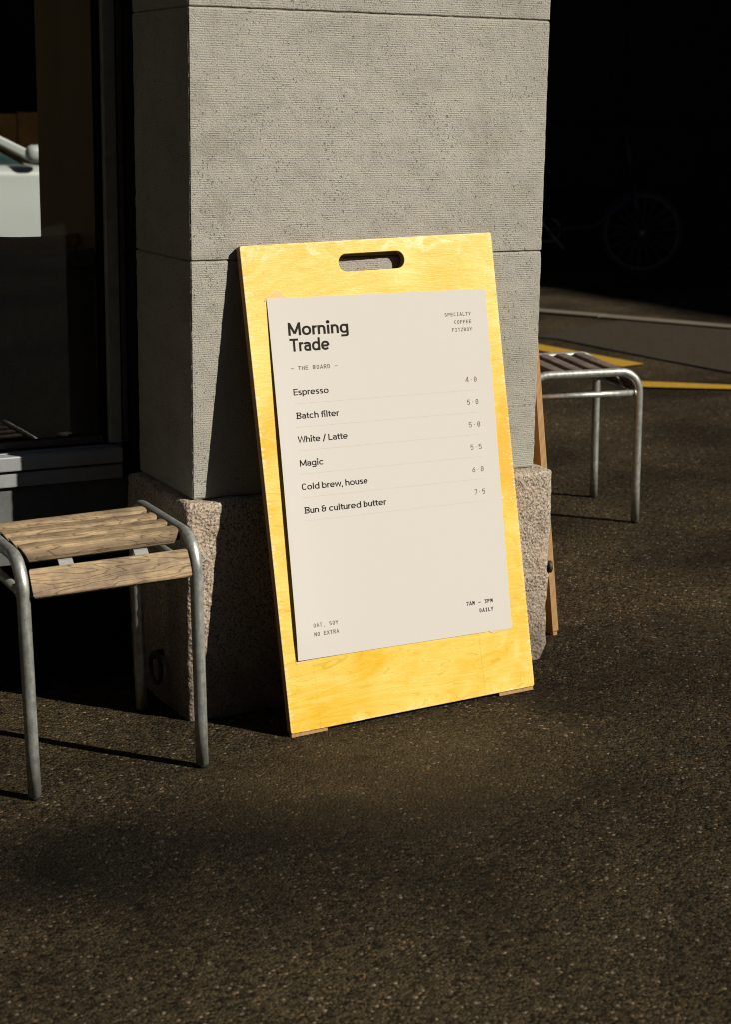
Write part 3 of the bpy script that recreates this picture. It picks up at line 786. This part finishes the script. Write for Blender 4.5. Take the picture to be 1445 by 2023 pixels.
for k, (t, wd, pr) in enumerate(items):
    yb = .5140-k*.04605
    text('item_lettering', t, grot, .0126, .150, .0392, yb, 'ink', wd, label='dark menu line reading '+t.replace('/', 'or').replace('&', 'and'))
    text('price_lettering', pr, mono, .0106, .125, .4580, yb+.0002, 'ink2', .0270, True, label='olive price '+pr)
    yr = .4978-k*.04565
    V = []; F = []
    for i in range(25):
        x = .0385+(.4562-.0385)*i/24
        V += [(x, yr-.00028, lift(x, yr)+.00012), (x, yr+.00028, lift(x, yr)+.00012)]
        if i: a = 2*i-2; F.append((a, a+2, a+3, a+1))
    pydata('rule_line', V, F, 'ink3', poster)
for t, yb, wd in (('SPECIALTY', .6500, .0625), ('COFFEE', .6343, .0410), ('FITZROY', .6186, .0483)):
    text('corner_lettering', t, mono, .0072, .155, .4570, yb, 'ink2', wd, True, label='small olive capitals reading '+t)
text('note_lettering', 'OAT, SOY', mono, .0080, .155, .0392, .0604, 'ink2', .0556, label='small olive note reading OAT, SOY')
text('note_lettering', 'NO EXTRA', mono, .0080, .155, .0394, .0430, 'ink2', .0556, label='small olive note reading NO EXTRA')
text('hours_lettering', '7AM – 3PM', mono, .0080, .20, .4548, .0592, 'ink', .0642, True, label='small dark capitals reading 7AM to 3PM')
text('hours_lettering', 'DAILY', mono, .0080, .20, .4552, .0418, 'ink', .0345, True, label='small dark capitals reading DAILY')
# remnants of an older sheet peeping out round the poster, lying on the wood
rem = thing('paper_remnant', 'torn pale orange corners of an older sheet showing round the menu poster', 'paper', mat=BM)
def scrap(pts):
    n = len(pts); V = [(x, y, .0007) for x, y in pts]+[(x, y, .0002) for x, y in pts]
    pydata('torn_corner', V, [tuple(range(n)), tuple(range(2*n-1, n-1, -1))]+[(i+n, (i+1) % n+n, (i+1) % n, i) for i in range(n)], 'oldpaper', rem)
scrap([(.040, .845), (.094, .840), (.0867, .8500), (.0692, .8655), (.0560, .8560), (.043, .8515)])
scrap([(.026, .150), (.080, .152), (.079, .1445), (.052, .1435), (.026, .1405)])
scrap([(.462, .142), (.5262, .140), (.5265, .1335), (.500, .1345), (.480, .1325)])

# second board leaning against the right flank
a2 = math.atan2(.954-.862, .737)
B2 = Matrix(((sin(0), -sin(a2), cos(a2)), (1, 0, 0), (0, cos(a2), sin(a2)))).to_4x4()
b2 = Matrix(((0, -sin(a2), cos(a2)), (1, 0, 0), (0, cos(a2), sin(a2)))).to_4x4(); b2.translation = Vector((.934, .086, .0232))
board2 = thing('plywood_board', 'orange plywood board seen edge-on, leaning on the right flank of the pillar', 'board', mat=b2)
panel_with_slot('panel', .568, .9535, .0075, (.2087, .8925, .3579, .9270), 'ply2', board2)
for x0, x1 in ((.002, .081), (.482, .566)):
    box('foot', (x0, -.0005, -TH+.001), (x1, .0074, -.003), 'plyedge', board2, .0008)

# ------------------------------------------------------------ stools
SA, SB, SH, SR, RB = .3203, .3321, .439, .0118, .058
def slat_mesh(w_=.0475, t_=.025, L=None, flat=False):
    L = L or SA-2*SR-.004
    # cross-section y,z with eased edges, ends cut back underneath
    e = .004
    P = [(-w_/2+.001, -t_+.002), (-w_/2, -t_*.62), (-w_/2+.0035, -.005), (-w_/2+.0070, -.0012), (-w_/2+.010, 0), (0, .0010), (w_/2-.010, 0), (w_/2-.0070, -.0012), (w_/2-.0035, -.005), (w_/2, -t_*.62), (w_/2-.001, -t_+.002), (w_/2-.003, -t_), (-w_/2+.003, -t_)]
    if flat:
        w_ = .052; t_ = .020
        P = [(-w_/2, -t_+e), (-w_/2, -e*.6), (-w_/2+e*.3, -e*.2), (-w_/2+e*.7, 0), (0, .0008), (w_/2-e*.7, 0), (w_/2-e*.3, -e*.2), (w_/2, -e*.6), (w_/2, -t_+e), (w_/2-e, -t_), (-w_/2+e, -t_)]
    st = [0, .0015, .012]+[L*k/10 for k in range(1, 10)]+[L-.012, L-.0015, L]
    V = []; F = []; n = len(P)
    for x in st:
        end = min(x, L-x)
        for (y, z) in P:
            shrink = 1 if end > .001 else .96
            dx = 0
            if end < .013: dx = (-z/t_)*.012*(1 if x < L/2 else -1)*(1-end/.013)
            V.append((x+dx-L/2, y*shrink, z*shrink-.0003*(1-shrink)))
    for i in range(len(st)-1):
        for k in range(n):
            a = i*n+k; b = i*n+(k+1) % n; F.append((a, a+n, b+n, b))
    F.append(tuple(range(n))); F.append(tuple(range((len(st)-1)*n, len(st)*n))[::-1])
    me = bpy.data.meshes.new('slat'); me.from_pydata(V, [], F)
    bm = bmesh.new(); bm.from_mesh(me); bmesh.ops.recalc_face_normals(bm, faces=bm.faces[:]); bm.to_mesh(me); bm.free()
    me.materials.append(MT['slat']); return me
YS = (.0625, .1190, .1750, .2310)
def make_stool(label, M_, slatmat='slat'):
    t = thing('stool', label, 'stool', mat=M_, group='slatted steel-tube stools')
    for sx in (0, -SA):
        p = [(sx, 0, .006), (sx, 0, .1), (sx, 0, .25), (sx, 0, SH-RB)]
        p += arc_pts((sx, RB, SH-RB), RB, pi, pi/2, 10, (0, 1, 0), (0, 0, 1))[1:]
        p += arc_pts((sx, SB-RB, SH-RB), RB, pi/2, 0, 10, (0, 1, 0), (0, 0, 1))
        p += [(sx, SB, .25), (sx, SB, .1), (sx, SB, .006)]
        tube('tube_frame', p, SR, 'galv', t, 20)
        tube('stretcher', [(sx, SR*.8, .378), (sx, SB/2, .378), (sx, SB-SR*.8, .378)], .0085, 'galv', t, 14)
        for y in (SR*.9, SB-SR*.9):
            s1 = .006 if y < .1 else -.006
            tube('weld', [(sx, y, .378), (sx, y+s1, .378)], .0108, 'galv', t, 12)
        for y in (0, SB):
            tube('foot_cap', [(sx, y, 0), (sx, y, .010)], .0112, 'rubber', t, 16)
    # flat bars that carry the slats
    for fx in (.09, SA-.09):
        pts = []
        pr = [(.012, .385), (.022, .402), (.040, .420), (.062, .4285), (SB-.062, .4285), (SB-.040, .420), (SB-.022, .402), (SB-.012, .385)]
        V = []; F = []
        for (y, z) in pr:
            V += [(-fx-.013, y, z-.004), (-fx+.013, y, z-.004), (-fx+.013, y, z), (-fx-.013, y, z)]
        for i in range(len(pr)-1):
            for k in range(4): a = 4*i+k; b = 4*i+(k+1) % 4; F.append((a, b, b+4, a+4))
        F += [(3, 2, 1, 0), (len(V)-4, len(V)-3, len(V)-2, len(V)-1)]
        pydata('carrier_bar', V, F, 'bar', t)
    for y in (.010, SB-.010):
        tube('cross_tube', [(-SR*.6, y, .376), (-SA+SR*.6, y, .376)], .0065, 'galv', t, 12)
    sm = bpy.data.meshes.get('slat_'+slatmat)
    if sm is None:
        sm = slat_mesh(); sm.name = 'slat_'+slatmat; sm.materials[0] = MT[slatmat]
        sf = slat_mesh(flat=True); sf.name = 'edge_slat_'+slatmat; sf.materials[0] = MT[slatmat]
    poses = [(YS[k], SH+.0125, 0) for k in range(4)]
    poses += [(-.006, .3985, radians(62)), (SB+.006, .3985, -radians(62))]
    for (y, z, rx) in poses:
        o = bpy.data.objects.new('slat', sm if rx == 0 else sf); COL.objects.link(o); o.parent = t
        o.location = (-SA/2, y, z-(.0035 if rx == 0 else 0)); o.rotation_euler = (rx, 0, 0)
        for p_ in sm.polygons: p_.use_smooth = False
    for k in range(4):
        y = YS[k]
        for sx in (-SR-.004, -SA+SR+.004):
            box('end_clip', (sx-.006, y-.012, SH-.013), (sx+.006, y+.012, SH+.004), 'rubber', t, .001)
    return t
def stool_matrix(x, y, th, cx, cy):
    R = Matrix.Rotation(th, 4, 'Z'); off = R @ Vector((cx, cy, 0))
    loc = Vector((x-off.x, y-off.y, 0)); loc.z = gz(loc.x, loc.y)
    up = Vector((-GX, -GY, 1)).normalized(); tilt = Vector((0, 0, 1)).rotation_difference(up).to_matrix().to_4x4()
    return Matrix.Translation(loc) @ tilt @ R
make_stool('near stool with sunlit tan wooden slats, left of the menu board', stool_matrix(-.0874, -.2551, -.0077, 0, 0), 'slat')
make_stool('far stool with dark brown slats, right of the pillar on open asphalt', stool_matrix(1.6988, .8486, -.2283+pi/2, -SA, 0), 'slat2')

# ------------------------------------------------------------ bicycle against the dark facade
fd = Vector((.86, -.51, 0)).normalized()
bo = Vector((5.56, 6.12, 0)); bo.z = gz(bo.x, bo.y)
BK = Matrix((fd, Vector((-fd.y, fd.x, 0)), Vector((0, 0, 1)))).transposed().to_4x4(); BK.translation = bo
bike = thing('bicycle', 'small-wheeled bicycle standing in deep shade before the dark building', 'bicycle', mat=BK)
R_ = .265
for cx in (0, -.98):
    V, F = sweep(arc_pts((cx, 0, R_+.005), R_-.012, 0, 2*pi, 48, (1, 0, 0), (0, 0, 1)), .013, 10); wh = pydata('tyre', V, F, 'tyre', bike, True)
    V, F = sweep(arc_pts((cx, 0, R_+.005), R_-.032, 0, 2*pi, 48, (1, 0, 0), (0, 0, 1)), .007, 8); pydata('rim', V, F, 'kerb', bike, True)
    V = []; F = []
    for k in range(18):
        a = 2*pi*k/18; v_, f_ = sweep([(cx+.015*cos(a), .01*(-1)**k, R_+.005+.015*sin(a)), (cx+(R_-.035)*cos(a+.12), 0, R_+.005+(R_-.035)*sin(a+.12))], .0011, 4)
        F += [tuple(i+len(V) for i in q) for q in f_]; V += v_
    pydata('spokes', V, F, 'alu', bike)
    tube('hub', [(cx, -.04, R_+.005), (cx, .04, R_+.005)], .016, 'alu', bike)
for nm, pts, r in (('main_tube', [(-.05, 0, .52), (-.30, 0, .30), (-.62, 0, .27)], .018), ('seat_tube', [(-.58, 0, .26), (-.70, 0, .80)], .016), ('chain_stay', [(-.60, .03, .27), (-.98, .03, .27)], .01),
                  ('seat_stay', [(-.66, 0, .55), (-.98, .03, .27)], .008), ('fork', [(-.08, .03, .60), (-.0, .03, .27)], .011), ('fork', [(-.08, -.03, .60), (-.0, -.03, .27)], .011), ('steerer', [(-.07, 0, .56), (-.14, 0, .95)], .014)):
    tube(nm, pts, r, 'blue', bike, 10)
tube('handlebar', [(-.12, -.27, .95), (-.14, -.05, .96), (-.14, .05, .96), (-.12, .27, .95)], .011, 'black', bike, 10)
rough_box('saddle', (-.86, -.07, .80), (-.60, .07, .855), .02, .02, lambda p, n_: Vector((p.x, p.y*(1-.6*max(0, (p.x+.78)/.18)), p.z)), 'black', bike)
V, F = sweep(arc_pts((-.60, .045, .27), .075, 0, 2*pi, 24, (1, 0, 0), (0, 0, 1)), .004, 6); pydata('chainring', V, F, 'alu', bike)
tube('crank', [(-.60, .06, .27), (-.50, .065, .15)], .008, 'alu', bike); tube('crank', [(-.60, -.06, .27), (-.70, -.065, .39)], .008, 'alu', bike)
box('pedal', (-.54, .07, .135), (-.46, .15, .155), 'black', bike); box('pedal', (-.74, -.15, .38), (-.66, -.07, .40), 'black', bike)

# ------------------------------------------------------------ surrounding buildings and added sky blocks
FM = Matrix((fd, Vector((-fd.y, fd.x, 0)), Vector((0, 0, 1)))).transposed().to_4x4()
FM.translation = Vector((5.75, 6.65, gz(5.75, 6.65)-.2))
dk = thing('dark_building', 'charcoal building in full shade at the right, with an added overhang', 'building', mat=FM)
for k in range(-2, 6):
    x0 = k*1.8-3.6
    for z0, z1 in ((.2, .7), (.705, 1.15), (1.155, 2.2), (2.205, 3.3)):
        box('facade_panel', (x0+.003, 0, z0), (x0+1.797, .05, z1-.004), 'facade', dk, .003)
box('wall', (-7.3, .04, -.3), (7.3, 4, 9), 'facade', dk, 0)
box('added_overhang', (-7.3, -2.9, 3.32), (7.3, 0, 3.55), 'facade', dk, .01)  # unseen overhang, added to keep skylight off the facade and ground
box('added_side_wall', (6.0, -2.9, -.3), (6.3, .03, 3.31), 'facade', dk, 0)  # unseen wall, added to close off light from the side
# tall block whose roof edge throws the long shadow over the far ground
sd = Vector((.067, -1.70, 0)).normalized()
hd = 26.0; top = gz(4.63, 4.94)+hd*math.tan(radians(EL)); pt = Vector((4.54, 4.83, 0))+Vector((SUN.x, SUN.y, 0)).normalized()*hd
TM = Matrix((sd, Vector((-sd.y, sd.x, 0)), Vector((0, 0, 1)))).transposed().to_4x4(); TM.translation = pt
tb = thing('tall_building', 'tall plain office block across the street, out of the picture to the right', 'building', mat=TM)
box('walls', (-25, 0, -.5), (30, 12, top), 'facade', tb, 0)
ob = thing('rear_sky_block', 'long unseen dark block added behind the viewer to cut skylight', 'building', (-10, -15, -.5))  # added out of view to block the sky and deepen the shadows
box('walls', (-22, -10, 0), (16.0, 0, 11), 'facade', ob, 0)  # body of the added unseen block
lb = thing('left_sky_block', 'tall unseen dark block added on the left to cut skylight', 'building', (-7, 0, -.5))  # added out of view, kept dark to hold back sky and bounce
box('walls', (-12, -12, 0), (0, 25, 15), 'facade', lb, 0)  # body of the added unseen block
